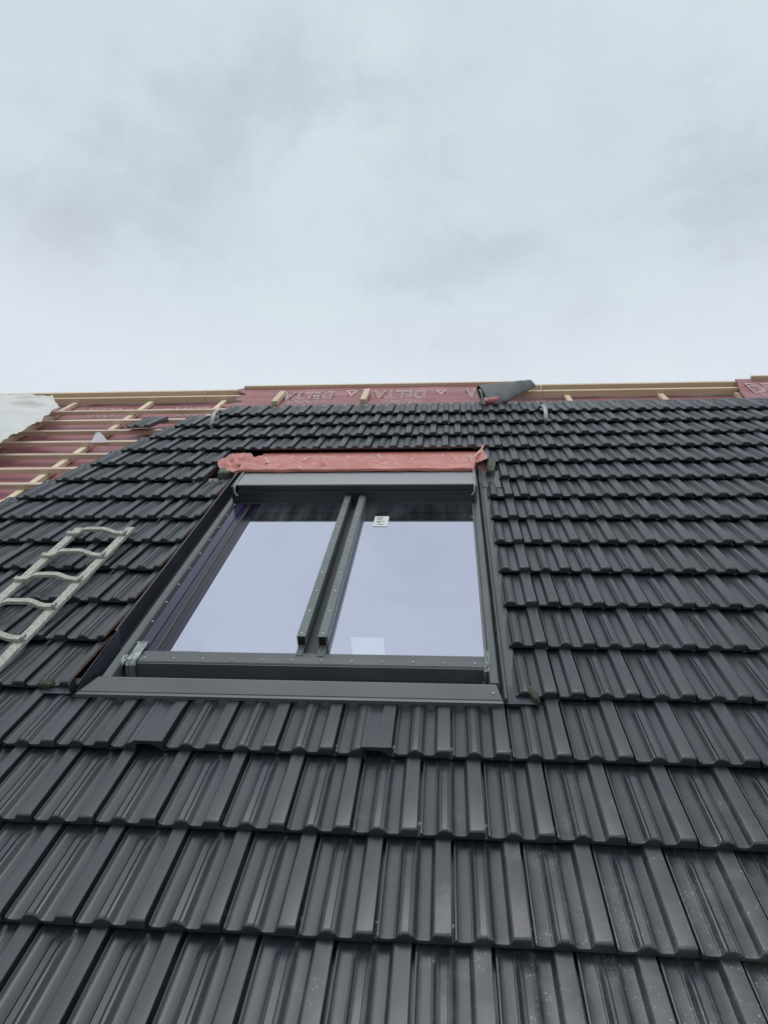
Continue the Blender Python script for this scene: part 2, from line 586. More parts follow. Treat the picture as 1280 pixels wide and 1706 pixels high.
BL = RIDGE_Y - EAVE
HX0, HX1, HY0, HY1 = -0.73, -0.265, 3.535, 4.1
back_box(XL, HX0, 0.0, BL, 0.0, 0.05, 'back_slope', DARKIN)
back_box(HX1, XR, 0.0, BL, 0.0, 0.05, 'back_slope', DARKIN)
back_box(HX0, HX1, 0.0, HY0, 0.002, 0.048, 'back_slope', DARKIN)
back_box(HX0, HX1, HY1, BL, 0.002, 0.048, 'back_slope', DARKIN)
for sx in (XL + 0.02, XR - 0.27):
    b = MB()
    tri = [(eave_w.y, eave_w.z - 0.03), (back_y, eave_w.z - 0.03), (ridge_w.y, ridge_w.z - 0.03)]
    pts = [w2r((sx + d, y, z)) for d in (0, 0.25) for y, z in tri]
    i = 0
    b.v = [Vector(p) for p in pts]
    b.f = [(0, 2, 1), (3, 4, 5), (0, 1, 4, 3), (1, 2, 5, 4), (2, 0, 3, 5)]
    b.mi = [0] * 5
    b.build('gable_wall', WALL, house)
b = MB()
b.hexa([w2r(p) for p in ((XL + .03, eave_w.y + .1, 0.0), (XR - .03, eave_w.y + .1, 0.0), (XR - .03, back_y - .1, 0.0), (XL + .03, back_y - .1, 0.0),
                         (XL + .03, eave_w.y + .1, eave_w.z - 0.04), (XR - .03, eave_w.y + .1, eave_w.z - 0.04), (XR - .03, back_y - .1, eave_w.z - 0.04), (XL + .03, back_y - .1, eave_w.z - 0.04))])
b.build('wall', WALL, house)

# counter battens (up the slope) and battens (across)
cb_x = [-5.35, -4.4, -3.49, -2.62, -1.80, 1.85, 2.79, 3.55, 4.4, 5.3]
for x in cb_x:
    mb = MB()
    mb.box(x - 0.028, x + 0.028, EAVE + 0.02, 6.09, Z0 + 0.006, -0.078)
    o = mb.build('counter_batten', WOODY, house, bevel=0.002)
for k in range(0, 22):
    y = 5.556 - (k * G)
    if y < EAVE:
        break
    segs = [(XL + 0.02, XR - 0.02)] if (y > 4.4 or y < 1.0) else [(XL + 0.02, -1.06), (0.99, XR - 0.02)]
    for x0, x1 in segs:
        # sawn battens: a few joints, none perfectly straight
        cuts = [x0] + [c for c in (-3.9 + 0.37 * (k % 3), 2.2 - 0.3 * (k % 4)) if x0 + 0.5 < c < x1 - 0.5] + [x1]
        for a, b_ in zip(cuts[:-1], cuts[1:]):
            dz = random.uniform(-0.002, 0.001)
            dy = random.uniform(-0.006, 0.006)
            mb = MB()
            mb.hexa([(a + .002, y + dy, -0.077 + dz), (b_ - .002, y - dy, -0.077 + dz), (b_ - .002, y - dy + .048, -0.077 + dz), (a + .002, y + dy + .048, -0.077 + dz),
                     (a + .002, y + dy, -0.037 + dz), (b_ - .002, y - dy, -0.037 + dz), (b_ - .002, y - dy + .048, -0.037 + dz), (a + .002, y + dy + .048, -0.037 + dz)])
            mb.build('batten', BAT, house, bevel=0.002)

# ridge timbers
for x0, x1 in ((XL + .05, -2.02), (-2.015, 1.6), (1.605, XR - .05)):
    MB().box(x0, x1, 6.10, 6.15, -0.106, -0.038).build('ridge_plank', WOOD, house, bevel=0.003)
    MB().box(x0 + .002, x1 - .002, 6.20, 6.25, -0.075, 0.000).build('ridge_beam', WOOD, house, bevel=0.003)
MB().box(-1.60, 1.30, 6.205, 6.245, 0.008, 0.042).build('ridge_lath', WOOD, house, bevel=0.003)
MB().box(3.72, 5.9, 6.205, 6.245, 0.008, 0.055).build('ridge_lath', WOOD, house, bevel=0.003)

# ------------------------------------------------------------------ tiles
PROF = [(-0.08, -0.95), (-0.008, -0.95), (0.0, 0.36), (0.020, 0.38), (0.036, 0.12), (0.055, 0.03), (0.10, 0.0), (0.16, 0.0), (0.205, 0.05), (0.215, 0.16), (0.228, 0.18),
        (0.252, 0.55), (0.272, 0.86), (0.290, 0.92), (0.296, 0.74), (0.308, 0.74), (0.316, 1.0), (0.40, 1.0), (0.410, 0.76), (0.424, 0.76), (0.432, 0.84), (0.452, 0.80),
        (0.478, 0.50), (0.500, 0.14), (0.515, 0.04), (0.55, 0.0), (0.63, 0.0), (0.672, 0.06), (0.694, 0.42), (0.712, 0.84), (0.728, 0.97), (0.742, 1.0), (0.942, 1.0), (0.950, 0.93)]
PROF_LO = [(0.0, 0.2), (0.05, 0.1), (0.1, 0.0), (0.22, 0.02), (0.30, 0.86), (0.36, 1.0), (0.43, 0.95), (0.50, 0.12), (0.56, 0.0), (0.67, 0.05), (0.735, 1.0), (0.98, 1.0)]
TL = G + 0.072
HT = 0.021


def prof_at(u, P):
    for (a, ha), (b, hb) in zip(P[:-1], P[1:]):
        if a <= u <= b:
            return ha + (hb - ha) * (u - a) / max(1e-6, b - a)
    return P[-1][1] if u > 0.5 else P[0][1]


def tile_geo(mb, x0, y0, u0, u1, lo=False, pad=False, dz=0.0):
    """One double-trough tile whose nose is at y0; x0 is where u0 falls."""
    P = PROF_LO if lo else PROF
    us = [p[0] for p in P if (p[0] >= u0 or (u0 == 0 and not lo)) and p[0] <= u1]
    if u0 > 0:
        us = [u0] + [u for u in us if u > u0 + 0.004]
    if u1 < 1:
        us = [u for u in us if u < u1 - 0.004] + [u1]
    V = [0.0, 0.0015, 0.004, 0.008, 0.014, 0.20, G - 0.075, G - 0.04, G - 0.018, G + 0.04, TL - 0.012, TL] if not lo else [0.0, 0.008, 0.2, G - 0.03, G + 0.04, TL - 0.012, TL]
    i = len(mb.v)
    nV, nU = len(V), len(us)
    for u in us:
        h = prof_at(u, P)
        mid = 0.24 < u < 0.52
        for v in V:
            s = 1.0
            if v == 0.0:
                s = 0.0
            elif v <= 0.0015:
                s = 0.55
            elif v <= 0.004:
                s = 0.80
            elif v <= 0.008:
                s = 0.93
            if mid:
                if v >= G - 0.02:
                    s = 0.15 if v < TL - 0.01 else 0.0
                elif v >= G - 0.045:
                    s = 0.8
            hh = h * s if h > 0 else h
            z = 0.0125 + HT * hh - 0.034 * v / G
            if pad and u > 0.36:
                e = min(1.0, (u - 0.36) / 0.08) * (1 - 0.8 * max(0, min(1, (v - 0.20) / 0.08)))
                z = z * (1 - e) + e * (0.0425 - 0.036 * v / G if v >= 0.0015 else 0.036)
                if v > G:
                    z = -0.025
            if v == 0.0:
                z = max(z - 0.0015, 0.006) if h > -0.5 else z
            if v >= TL - 0.013:
                z = -0.0125 if h > -0.5 else -0.020      # raised rib along the head
            yy = max(v, 0.03) if (h < -0.5 and v < 0.03) else v
            if h < -0.5 and v < 0.016:
                yy = 0.012 + v * 0.2
            mb.v.append(Vector((x0 + (u - u0) * W, y0 + yy, z + dz)) - mb.base)
    # underside: two lines
    ib = len(mb.v)
    for u in us:
        h = prof_at(u, P)
        zb0 = 0.0 if h > -0.5 else -0.010
        if pad and u > 0.36:
            zb0 = 0.027 if 0.46 < u < 0.92 else 0.0
        zb1 = 0.0125 - 0.034 * TL / G - 0.022
        if (u1 < 0.95 and u == us[-1]) or (0.05 < u0 < 0.4 and u == us[0]):
            zb0 = 0.0125 + HT * h * 0.9 - 0.013      # sawn edge: only the body's thickness
            zb1 = 0.0125 - 0.034 * TL / G + HT * h - 0.013
        mb.v.append(Vector((x0 + (u - u0) * W, y0 + (0.001 if h > -0.5 else 0.010), zb0 + dz)) - mb.base)
        mb.v.append(Vector((x0 + (u - u0) * W, y0 + TL, zb1 + dz)) - mb.base)
    F = []
    for a in range(nU - 1):
        for b in range(nV - 1):
            F.append((i + a * nV + b, i + (a + 1) * nV + b, i + (a + 1) * nV + b + 1, i + a * nV + b + 1))
        F.append((i + a * nV, ib + 2 * a, ib + 2 * a + 2, i + (a + 1) * nV))
        F.append((ib + 2 * a, ib + 2 * a + 1, ib + 2 * a + 3, ib + 2 * a + 2))
        F.append((i + a * nV + nV - 1, i + (a + 1) * nV + nV - 1, ib + 2 * a + 3, ib + 2 * a + 1))
    mb.f += F
    mb.mi += [0] * len(F)
    # sides; a sawn side shows the red clay
    mb.f.append(tuple([i + b for b in range(nV)] + [ib + 1, ib]))
    mb.mi.append(1 if 0.05 < u0 < 0.4 else 0)
    e = i + (nU - 1) * nV
    mb.f.append(tuple([e + b for b in reversed(range(nV))] + [ib + 2 * (nU - 1), ib + 2 * (nU - 1) + 1]))
    mb.mi.append(1 if u1 < 0.95 else 0)


LEFT_END = {15: -1.575}
for n_ in range(7, 15):
    LEFT_END[n_] = -2.415 + (n_ - 9) * 0.105
tiles = []      # (n, x, u0, u1, pad)


def regular(n, a, b):
    """whole tiles of row n whose span lies inside [a, b]"""
    ph = (n % 2) * W / 2
    k = math.ceil((a - ph) / W - 1e-4)
    while (k + 1) * W + ph <= b + 1e-4:
        x = k * W + ph
        tiles.append((n, x, 0.0, 1.0, n == 2 and (abs(x + 0.63) < .01 or abs(x - 0.21) < .01)))
        k += 1


for n in range(-4, 16):
    xl = LEFT_END.get(n, XL + 0.1)
    xr = XR - 0.1
    odd = n % 2 != 0
    if n <= 2 or n >= 12:
        regular(n, xl, xr)
        continue
    if n <= 9:
        regular(n, xl, -1.155 if odd else -1.26)
        if not odd:
            tiles.append((n, -1.26, 0.5, 1.0, False))
        tiles.append((n, -1.155, 0.0, 0.88, False))
        tiles.append((n, 0.88, 0.19, 1.0, False))
        if odd:
            tiles.append((n, 1.05, 0.5, 1.0, False))
            regular(n, 1.155, xr)
        else:
            regular(n, 1.05, xr)
    elif n == 10:
        regular(n, xl, -1.26)
        tiles.append((n, -1.26, 0.5, 1.0, False))
        tiles.append((n, 0.975, 0.643, 1.0, False))
        regular(n, 1.05, xr)
    else:
        regular(n, xl, -1.155)
        tiles.append((n, -1.155, 0.0, 0.26, False))
        tiles.append((n, 0.90, 0.786, 1.0, False))
        regular(n, 0.945, xr)

CAMR = Vector((0.6093, -1.2652, 1.8088))


def inview(x, y, z=0.0, mg=60):
    d = Vector((x, y, z)) - CAMR
    c = Vector((d.dot(right), d.dot(down), d.dot(fwd)))
    if c.z < 0.1:
        return False
    px, py = 640 + 1177.9 * c.x / c.z, 853 + 1177.9 * c.y / c.z
    return -mg < px < 1280 + mg and -mg < py < 1706 + mg


vis, rest = [], []
for t in tiles:
    y = t[0] * G
    wd = (t[3] - t[2]) * W
    ok = any(inview(t[1] + wd * a, y + G * b, 0.0, 4) for a in (0, .5, 1) for b in (0, .5, 1))
    d = (Vector((t[1] + wd / 2, y + G / 2, 0)) - CAMR).length
    # how large the tile shows: width times foreshortened height
    size = wd * G * 1.81 / d ** 3
    (vis if ok else rest).append((size, t))
vis.sort(key=lambda s: -s[0])
near, far = vis[:298], vis[298:]
cache = {}
for _, (n, x, u0, u1, pad) in near:
    key = (round(u0, 3), round(u1, 3), pad)
    if key not in cache:
        mb = MB()
        tile_geo(mb, 0, 0, u0, u1, False, pad)
        cache[key] = mb.mesh('roof_tile', [TILE, CLAY], smooth=36)
    o = bpy.data.objects.new('roof_tile', cache[key])
    C.objects.link(o)
    o.parent = house
    o.location = (x + random.uniform(-.0008, .0008), n * G + random.uniform(-.002, .002), random.uniform(-.0006, .0010))
    o.rotation_euler = (random.uniform(-.002, .003), random.uniform(-.004, .004), random.uniform(-.0025, .0025))
    if pad:
        o['label'] = 'tile with a smooth raised plate over its right half'
mb = MB()
for _, (n, x, u0, u1, pad) in far:
    tile_geo(mb, x + random.uniform(-.001, .001), n * G + random.uniform(-.003, .003), u0, u1, False, pad, random.uniform(-.0006, .0012))
o = mb.build('upper_roof_tiles', [TILE, CLAY], house, smooth=36)
props(o, kind='stuff')
mb = MB()
for _, (n, x, u0, u1, pad) in rest:
    tile_geo(mb, x, n * G, u0, u1, True, pad)
o = mb.build('outlying_roof_tiles', [TILE, CLAY], house, smooth=36)
props(o, kind='stuff')

# ------------------------------------------------------------------ printed membrane draped over the ridge
def draw_text(txt, x, y, sx, sy, zfn, parent, name='printed_lettering', outline=0.055, rot=PI):
    """Outlined print lying on a sheet; (x, y) is the centre in the roof frame."""
    cu = bpy.data.curves.new(name, 'FONT')
    cu.body = txt
    cu.size = 1.0
    cu.align_x = 'CENTER'
    cu.align_y = 'CENTER'
    cu.resolution_u = 3
    cu.fill_mode = 'NONE' if outline else 'BOTH'
    if outline:
        cu.bevel_depth = outline
        cu.bevel_resolution = 0
    tmp = bpy.data.objects.new('tmp', cu)
    C.objects.link(tmp)
    bpy.context.view_layer.update()
    me = bpy.data.meshes.new_from_object(tmp.evaluated_get(bpy.context.evaluated_depsgraph_get()))
    bpy.data.objects.remove(tmp)
    xs_ = [v.co.x for v in me.vertices]
    ys_ = [v.co.y for v in me.vertices]
    w0, h0 = max(xs_) - min(xs_), max(ys_) - min(ys_)
    cx_, cy_ = (max(xs_) + min(xs_)) / 2, (max(ys_) + min(ys_)) / 2
    for v in me.vertices:
        a, b_ = (v.co.x - cx_) / w0 * sx, (v.co.y - cy_) / h0 * sy
        if rot:
            a, b_ = -a, -b_
        X, Y = x + a, y + b_
        v.co = Vector((X, Y, zfn(X, Y) + 0.0025 + 0.0006 * (v.co.z / max(outline, 0.01))))
    me.materials.clear()
    me.materials.append(PRINT)
    o = bpy.data.objects.new(name, me)
    C.objects.link(o)
    o.parent = parent
    return o


def tri_mark(x, y, s, zfn, parent):
    mb = MB()
    P = [Vector((x - s, y + s)), Vector((x + s, y + s)), Vector((x, y - s))]
    for k in range(3):
        a, b_ = P[k], P[(k + 1) % 3]
        d = (b_ - a).normalized()
        nrm = Vector((-d.y, d.x)) * 0.009
        mb.quad(*[(q.x, q.y, zfn(q.x, q.y) + 0.004) for q in (a - nrm, b_ - nrm, b_ + nrm, a + nrm)])
    return mb.build('printed_triangle', PRINT, parent)


def cover_z(x, y):
    # from the lath at the ridge down to the heads of the top tiles
    P = [(5.50, -0.030), (5.62, -0.022), (5.9, -0.028), (6.07, -0.022), (6.19, 0.008), (6.26, 0.010), (6.34, -0.06)]
    z = P[-1][1]
    if y <= P[0][0]:
        z = P[0][1]
    for (a, za_), (b_, zb_) in zip(P[:-1], P[1:]):
        if a <= y <= b_:
            t = (y - a) / (b_ - a)
            z = za_ + (zb_ - za_) * t
    fade = min(1, max(0, (6.18 - y) / 0.1))
    w = 0.012 * nz(x * 1.6 + y * 2.2, y * 4, 2) + 0.012 * (0.3 - abs(2 * nz(x * 2.4 + y * 3, y * 5 - x, 5))) + 0.005 * (0.3 - abs(2 * nz(x * 7, y * 9 + x * 2, 8)))
    w += 0.012 * max(0, 1 - abs(y - (5.74 + 0.03 * math.sin(x * 2.3))) / 0.035) * (0.5 + 0.5 * math.sin(x * 1.7))
    return z + fade * w


memb2 = thing('membrane_strip', 'red printed underlay sheet draped over the ridge in the middle of the roof', 'membrane', (0, 5.5, 0))
B = (0, 5.5, 0)


def cov(u, v):
    xl_ = -1.64 + 0.05 * math.sin(v * 21) + 0.035 * nz(v * 9, 3) + (0.10 * (1 - v) if v > .25 else -0.03)
    xr_ = 1.22 - 0.1 * (1 - v)
    x = xl_ + (xr_ - xl_) * u
    y = 5.505 + 0.02 * nz(x * 3, 8) + (6.335 - 5.505) * v
    return (x, y, cover_z(x, y))


mb = MB(B)
mb.grid(cov, 120, 36)
mb.build('sheet', PINK if False else MEMB, memb2, smooth=80, solid=0.0015)
zf = lambda x, y: cover_z(x, y)


def shift(o, base):
    for v in o.data.vertices:
        v.co -= Vector(base)


for cx in (-0.86, 0.11):
    shift(draw_text('DELTA', cx, 5.985, 0.55, 0.28, zf, memb2, outline=0.036), B)
    shift(draw_text('MAXX', cx + 0.01, 5.73, 0.42, 0.13, zf, memb2, outline=0.03), B)
shift(draw_text('TA', 0.90, 5.985, 0.20, 0.28, zf, memb2, outline=0.036), B)
for x in (-0.40, 0.55):
    o = tri_mark(x, 6.06, 0.05, zf, memb2)
    shift(o, B)

# short blocks of counter batten nailed on top of it
for i, (x, y0, y1, lab) in enumerate(((-1.13, 5.60, 6.02, 'short pale timber block nailed on the red sheet, left one of two'),
                                      (-0.23, 5.62, 6.06, 'short pale timber block nailed on the red sheet, right one of two'))):
    o = MB((x, y0, -0.01)).box(x - 0.03, x + 0.03, y0, y1, -0.018, 0.030).build('timber_block', WOODY, None, bevel=0.003)
    props(o, lab, 'timber block', 'timber blocks on the ridge sheet')

# right-hand printed sheet at the frame's edge
memb3 = thing('membrane_strip', 'red printed underlay sheet over the ridge at the far right edge', 'membrane', (3.9, 5.6, 0))
B3 = (3.9, 5.6, 0)


def cov3(u, v):
    xl_ = 3.44 + 0.16 * v
    x = xl_ + (5.9 - xl_) * u
    y = 5.58 + (6.335 - 5.58) * v
    return (x, y, cover_z(x, y) + 0.004)


MB(B3).grid(cov3, 50, 30).build('sheet', MEMB, memb3, smooth=80, solid=0.0015)
zf3 = lambda x, y: cover_z(x, y) + 0.004
shift(draw_text('DELTA', 3.93, 5.98, 0.62, 0.30, zf3, memb3, outline=0.036, rot=0), B3)
shift(draw_text('MAXX', 3.86, 5.71, 0.45, 0.13, zf3, memb3, outline=0.03, rot=0), B3)

# print on the underlay that shows between the timbers
zm = membrane_z
for x in (-3.02, -2.05):
    draw_text('DELTA', x, 5.86, 0.50, 0.22, zm, house, outline=0.036)
    draw_text('MAXX', x + 0.02, 5.66, 0.38, 0.10, zm, house, outline=0.03)
for x in (-2.38, -3.36, 2.3, 3.2):
    tri_mark(x, 5.86, 0.05, zm, house)
for x in (2.1, 3.05):
    draw_text('MAXX', x, 5.86, 0.40, 0.13, zm, house, outline=0.03)

# ------------------------------------------------------------------ the roof window
ZG = 0.05
win = thing('roof_window', 'large roof window with two panes reflecting the sky, anthracite metal frame and twin centre bars', 'roof window', (0, 1.1, 0))
WB = (0, 1.1, 0)


def wb(name, m_, fill, parent=win, **kw):
    mb = MB(WB)
    fill(mb)
    return mb.build(name, m_, parent, **kw)


YH = 2.90          # foot of the header


def gbox(b, *a):
    b.box(*a)
    b.mi[-6:] = [1, 0, 1, 1, 1, 1]      # only the outer face carries the coating


# glass panes
paneL = wb('glass_pane', [GLASS, CLEAR], lambda b: gbox(b, -0.602, -0.036, 1.238, YH, ZG - 0.02, ZG - 0.002))
paneR = wb('glass_pane', [GLASS, CLEAR], lambda b: gbox(b, 0.084, 0.764, 1.238, YH, ZG - 0.02, ZG - 0.002))
# channel between the bars
wb('centre_channel', METAL_D, lambda b: b.box(-0.034, 0.082, 1.236, YH, ZG - 0.022, ZG - 0.010))
# stepped opaque strips along the left pane, in violet, grey and black
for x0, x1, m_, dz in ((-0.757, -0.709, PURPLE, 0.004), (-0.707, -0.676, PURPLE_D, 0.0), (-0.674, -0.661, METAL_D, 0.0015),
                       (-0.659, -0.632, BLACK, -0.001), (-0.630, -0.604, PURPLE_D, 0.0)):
    wb('border_strip', m_, lambda b, x0=x0, x1=x1, dz=dz: b.box(x0, x1, 1.238, YH, ZG - 0.02, ZG + dz))
# highlight at the left pane's lower edge, put in as a thin steel strip
wb('bead_or_glint', STEEL, lambda b: b.box(-0.60, -0.47, 1.2375, 1.243, ZG - 0.001, ZG + 0.003))
# side curbs
cl = wb('side_curb', METAL, lambda b: b.prism_y([(-0.828, -0.17), (-0.785, -0.17), (-0.785, 0.047), (-0.792, 0.052), (-0.822, 0.052), (-0.828, 0.046)], 1.045, 3.40))
wb('gasket', GASKET, lambda b: b.prism_y([(-0.783, -0.10), (-0.759, -0.10), (-0.759, 0.054), (-0.7635, 0.058), (-0.768, 0.052), (-0.783, 0.046)], 1.157, YH + .02))
cr = wb('side_curb', METAL, lambda b: b.prism_y([(0.777, -0.17), (0.822, -0.17), (0.822, 0.010), (0.812, 0.048), (0.808, 0.052), (0.780, 0.052), (0.777, 0.047)], 1.06, 3.45))
wb('bead_or_glint', APRON, lambda b: b.box(0.7655, 0.7755, 1.20, YH, 0.0, ZG + 0.003))
# inner lining of the opening, seen from within
wb('lining', METAL_D, lambda b: (b.box(-0.783, -0.70, 1.16, 1.2, -0.17, 0.02), b.box(-0.776, 0.776, 2.93, 2.95, -0.17, 0.02), b.box(-0.776, 0.776, 1.16, 1.18, -0.17, -0.03)))
# bottom strip (top face with screws) and its front
wb('sill_strip', METAL, lambda b: b.prism_x([(1.156, -0.03), (1.156, 0.052), (1.160, 0.056), (1.196, 0.0575), (1.200, 0.054), (1.236, 0.053), (1.236, 0.02), (1.19, -0.03)], -0.757, 0.774), smooth=30)
wb('sill_front', METAL, lambda b: b.box(-0.757, 0.768, 1.149, 1.1555, -0.05, 0.050))
# apron flashing over the tiles below


def apx(y, z, side):
    t = max(0, min(1, (y - 0.972) / 0.075))
    return (-0.908 + 0.072 * t) if side == 0 else (0.826 - 0.024 * t)


wb('apron_flashing', APRON, lambda b: b.prism_x([(0.972, 0.006), (0.972, 0.022), (0.984, 0.0245), (0.986, 0.0285), (1.044, 0.052), (1.050, 0.052), (1.062, 0.040), (1.062, 0.036), (1.05, 0.046), (1.044, 0.046)], 0, 0, apx), smooth=20)
wb('apron_tray', METAL_D, lambda b: b.hexa([(-0.80, 1.055, -0.06), (0.80, 1.055, -0.06), (0.80, 1.15, -0.05), (-0.80, 1.15, -0.05), (-0.80, 1.055, -0.02), (0.80, 1.055, -0.02), (0.80, 1.15, -0.012), (-0.80, 1.15, -0.012)]))
# rivet on the apron
wb('rivet', STEEL, lambda b: b.tube([(0.788, 1.012, 0.036), (0.788, 1.009, 0.043)], 0.004, 8))
# left gutter: upstand in two overlapping lengths, floor, plate at the foot
sheet = 0.003


def upst(x, y0, y1, zt, notch=True):
    def f(b):
        b.hexa([(x - sheet, y0, -0.05), (x, y0, -0.05), (x, y1, -0.05), (x - sheet, y1, -0.05),
                (x - sheet, y0, zt), (x, y0, zt), (x, y1, zt), (x - sheet, y1, zt)])
        b.hexa([(x - 0.010, y0, zt - 0.001), (x, y0, zt - 0.001), (x, y1, zt - 0.001), (x - 0.010, y1, zt - 0.001),
                (x - 0.010, y0, zt + 0.002), (x, y0, zt + 0.002), (x, y1, zt + 0.002), (x - 0.010, y1, zt + 0.002)])
    return f


wb('gutter_upstand', BLUEM, upst(-0.906, 1.385, 3.62, 0.057))


def low_up(b):
    x = -0.902
    # the lower length, its upper end cut on a slant
    for a, c in ((0, 1),):
        b.hexa([(x - sheet, 1.0, -0.03), (x, 1.0, -0.03), (x + .03, 1.31, -0.05), (x + .027, 1.31, -0.05),
                (x - sheet, 1.0, 0.052), (x, 1.0, 0.052), (x, 1.40, 0.058), (x - sheet, 1.40, 0.058)])


wb('gutter_upstand', BLUEM, low_up)
wb('gutter_floor', BLUEM, lambda b: (b.box(-0.972, -0.829, 1.06, 3.6, -0.036, -0.031), b.box(-1.06, -0.912, 0.995, 1.058, -0.0155, -0.012)))
wb('foot_plate', BLUEM, lambda b: (b.box(-1.075, -0.945, 0.996, 1.10, 0.0005, 0.0035), b.box(-0.9445, -0.942, 0.994, 1.05, 0.0, 0.05)))
# right gutter: step, rounded fold and flat
wb('gutter_upstand', METAL, lambda b: b.prism_y([(0.823, -0.03), (0.828, 0.018), (0.834, 0.027), (0.840, 0.026), (0.846, 0.012), (0.852, -0.002), (0.875, -0.006), (0.895, -0.006), (0.895, -0.012), (0.848, -0.012), (0.838, 0.01), (0.832, 0.01), (0.828, -0.03)], 1.0, 3.33), smooth=50)
wb('gutter_upstand', METAL, lambda b: b.prism_y([(0.820, -0.02), (0.826, 0.021), (0.834, 0.031), (0.842, 0.029), (0.849, 0.013), (0.855, 0.002), (0.875, -0.002), (0.98, -0.002), (0.98, -0.005), (0.848, -0.005), (0.838, 0.012), (0.830, 0.012), (0.826, -0.02)], 3.30, 3.62), smooth=50)
wb('foot_plate', BLUEM, lambda b: (b.box(0.832, 0.965, 0.992, 1.10, 0.0005, 0.0035), b.prism_x([(0.990, 0.0045), (0.990, 0.008), (1.0, 0.008), (1.0, 0.0045)], 0.832, 0.965)))
# a torn slot in the right fold
wb('slot', GASKET, lambda b: b.hexa([(0.8235, 1.46, 0.026), (0.827, 1.46, 0.026), (0.836, 1.575, 0.0335), (0.832, 1.575, 0.0335), (0.8235, 1.46, 0.030), (0.827, 1.46, 0.030), (0.836, 1.575, 0.0375), (0.832, 1.575, 0.0375)]))
# header box: upper fascia, recessed lower part, light top sheet
wb('header_lower', METAL_D, lambda b: b.box(-0.757, 0.776, YH + 0.001, YH + 0.05, 0.0, 0.118))
wb('header_fascia', METAL_D, lambda b: (b.box(-0.745, 0.774, YH - 0.004, YH + 0.06, 0.119, 0.134), b.box(-0.742, 0.772, YH + 0.008, YH + 0.06, 0.1345, 0.1715)))
wb('header_strip', METAL, lambda b: b.box(-0.757, 0.776, YH - 0.002, YH + 0.0005, 0.050, 0.054))
wb('header_cover', HEADM, lambda b: b.prism_x([(YH + 0.006, 0.172), (YH + 0.006, 0.180), (YH + 0.009, 0.1815), (3.20, 0.1775), (3.26, 0.12), (3.26, -0.03), (3.25, -0.03), (3.25, 0.118), (3.197, 0.172), (YH + 0.012, 0.176)], -0.752, 0.776), smooth=30)
for x0, x1 in ((-0.790, -0.758), (0.7785, 0.797)):
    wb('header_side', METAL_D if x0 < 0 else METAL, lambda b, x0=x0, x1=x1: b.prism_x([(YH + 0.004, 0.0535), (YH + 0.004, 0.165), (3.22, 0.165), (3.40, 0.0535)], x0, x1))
# galvanised brackets at both ends of the header
for x, s in ((-0.757, -1), (0.780, 1)):
    wb('end_bracket', GALV, lambda b, x=x, s=s: b.tube([(x, 3.16, 0.186), (x, 3.02, 0.188), (x, 2.90, 0.186), (x + s * -0.001, 2.875, 0.17), (x + s * 0.0, 2.87, 0.14), (x - s * 0.018, 2.865, 0.118)], 0.0055, 8, flat=0.8), smooth=50)
# twin bars
bars = []
for x0, x1, y0, zt in ((-0.043, -0.005, 1.292, 0.104), (0.050, 0.088, 1.290, 0.104)):
    def f(b, x0=x0, x1=x1, y0=y0, zt=zt):
        t = 0.004
        zb = ZG + 0.002
        # hollow box section: four walls, black block inside for the shade of the open end
        b.box(x0, x1, y0, YH, zt - t, zt)
        b.box(x0, x0 + t, y0, YH, zb, zt - t)
        b.box(x1 - t, x1, y0, YH, zb, zt - t)
        b.box(x0 + t, x1 - t, y0, YH, zb, zb + t)
    bar = wb('centre_bar', BARM, f)
    wb('bar_end_shade', GASKET, lambda b, x0=x0, x1=x1, y0=y0: b.box(x0 + .0045, x1 - .0045, y0 + 0.004, y0 + 0.03, ZG + 0.0065, 0.0995), parent=bar)
    wb('bar_reflection', METAL, lambda b, x0=x0, x1=x1, y0=y0: b.box(x0 + .004, x1 - .004, y0 - 0.075, y0 + .01, ZG - 0.005, ZG + 0.0068), parent=bar)  # bar end's reflection in the sill strip, built as a metal plate
    bars.append(bar)
    for k in range(9):
        y = 1.315 + k * 0.184
        wb('screw', STEEL, lambda b, y=y, x=(x0 + x1) / 2: b.tube([(x, y, zt), (x, y, zt + .002), (x, y, zt + .0035)], [0.0055, 0.0055, 0.003], 8), parent=bar, smooth=40)
wb('cushion_strip', APRON, lambda b: b.box(0.0885, 0.0915, 1.30, YH, ZG + 0.004, 0.098), parent=bars[1])
# screws round the frame
gk = None
for k in range(12):
    x = -0.69 + k * 0.1285
    wb('screw', STEEL, lambda b, x=x: b.tube([(x, 1.178, 0.0565), (x, 1.178, 0.0595), (x, 1.178, 0.062)], [0.006, 0.0055, 0.003], 8), smooth=40)
for k in range(11):
    y = 1.29 + k * 0.175
    wb('screw', STEEL, lambda b, y=y: b.tube([(-0.7655, y, 0.055), (-0.7655, y, 0.0595), (-0.7655, y, 0.062)], [0.006, 0.0055, 0.003], 8), smooth=40)

# crumpled tape in the lower corners


def tape(pts, w):
    def f(b):
        n = len(pts) - 1

        def fn(u, v):
            k = min(int(v * n), n - 1)
            t = v * n - k
            p = Vector(pts[k]).lerp(Vector(pts[k + 1]), t)
            j = 0.004
            return (p.x + (u - .5) * w + j * nz(u * 5, v * 9, 1), p.y + j * nz(u * 6, v * 8, 5) - 0.003 * abs(math.sin(u * 9)), p.z + j * nz(u * 7, v * 7, 9))
        b.grid(fn, 14, 20)
    return f


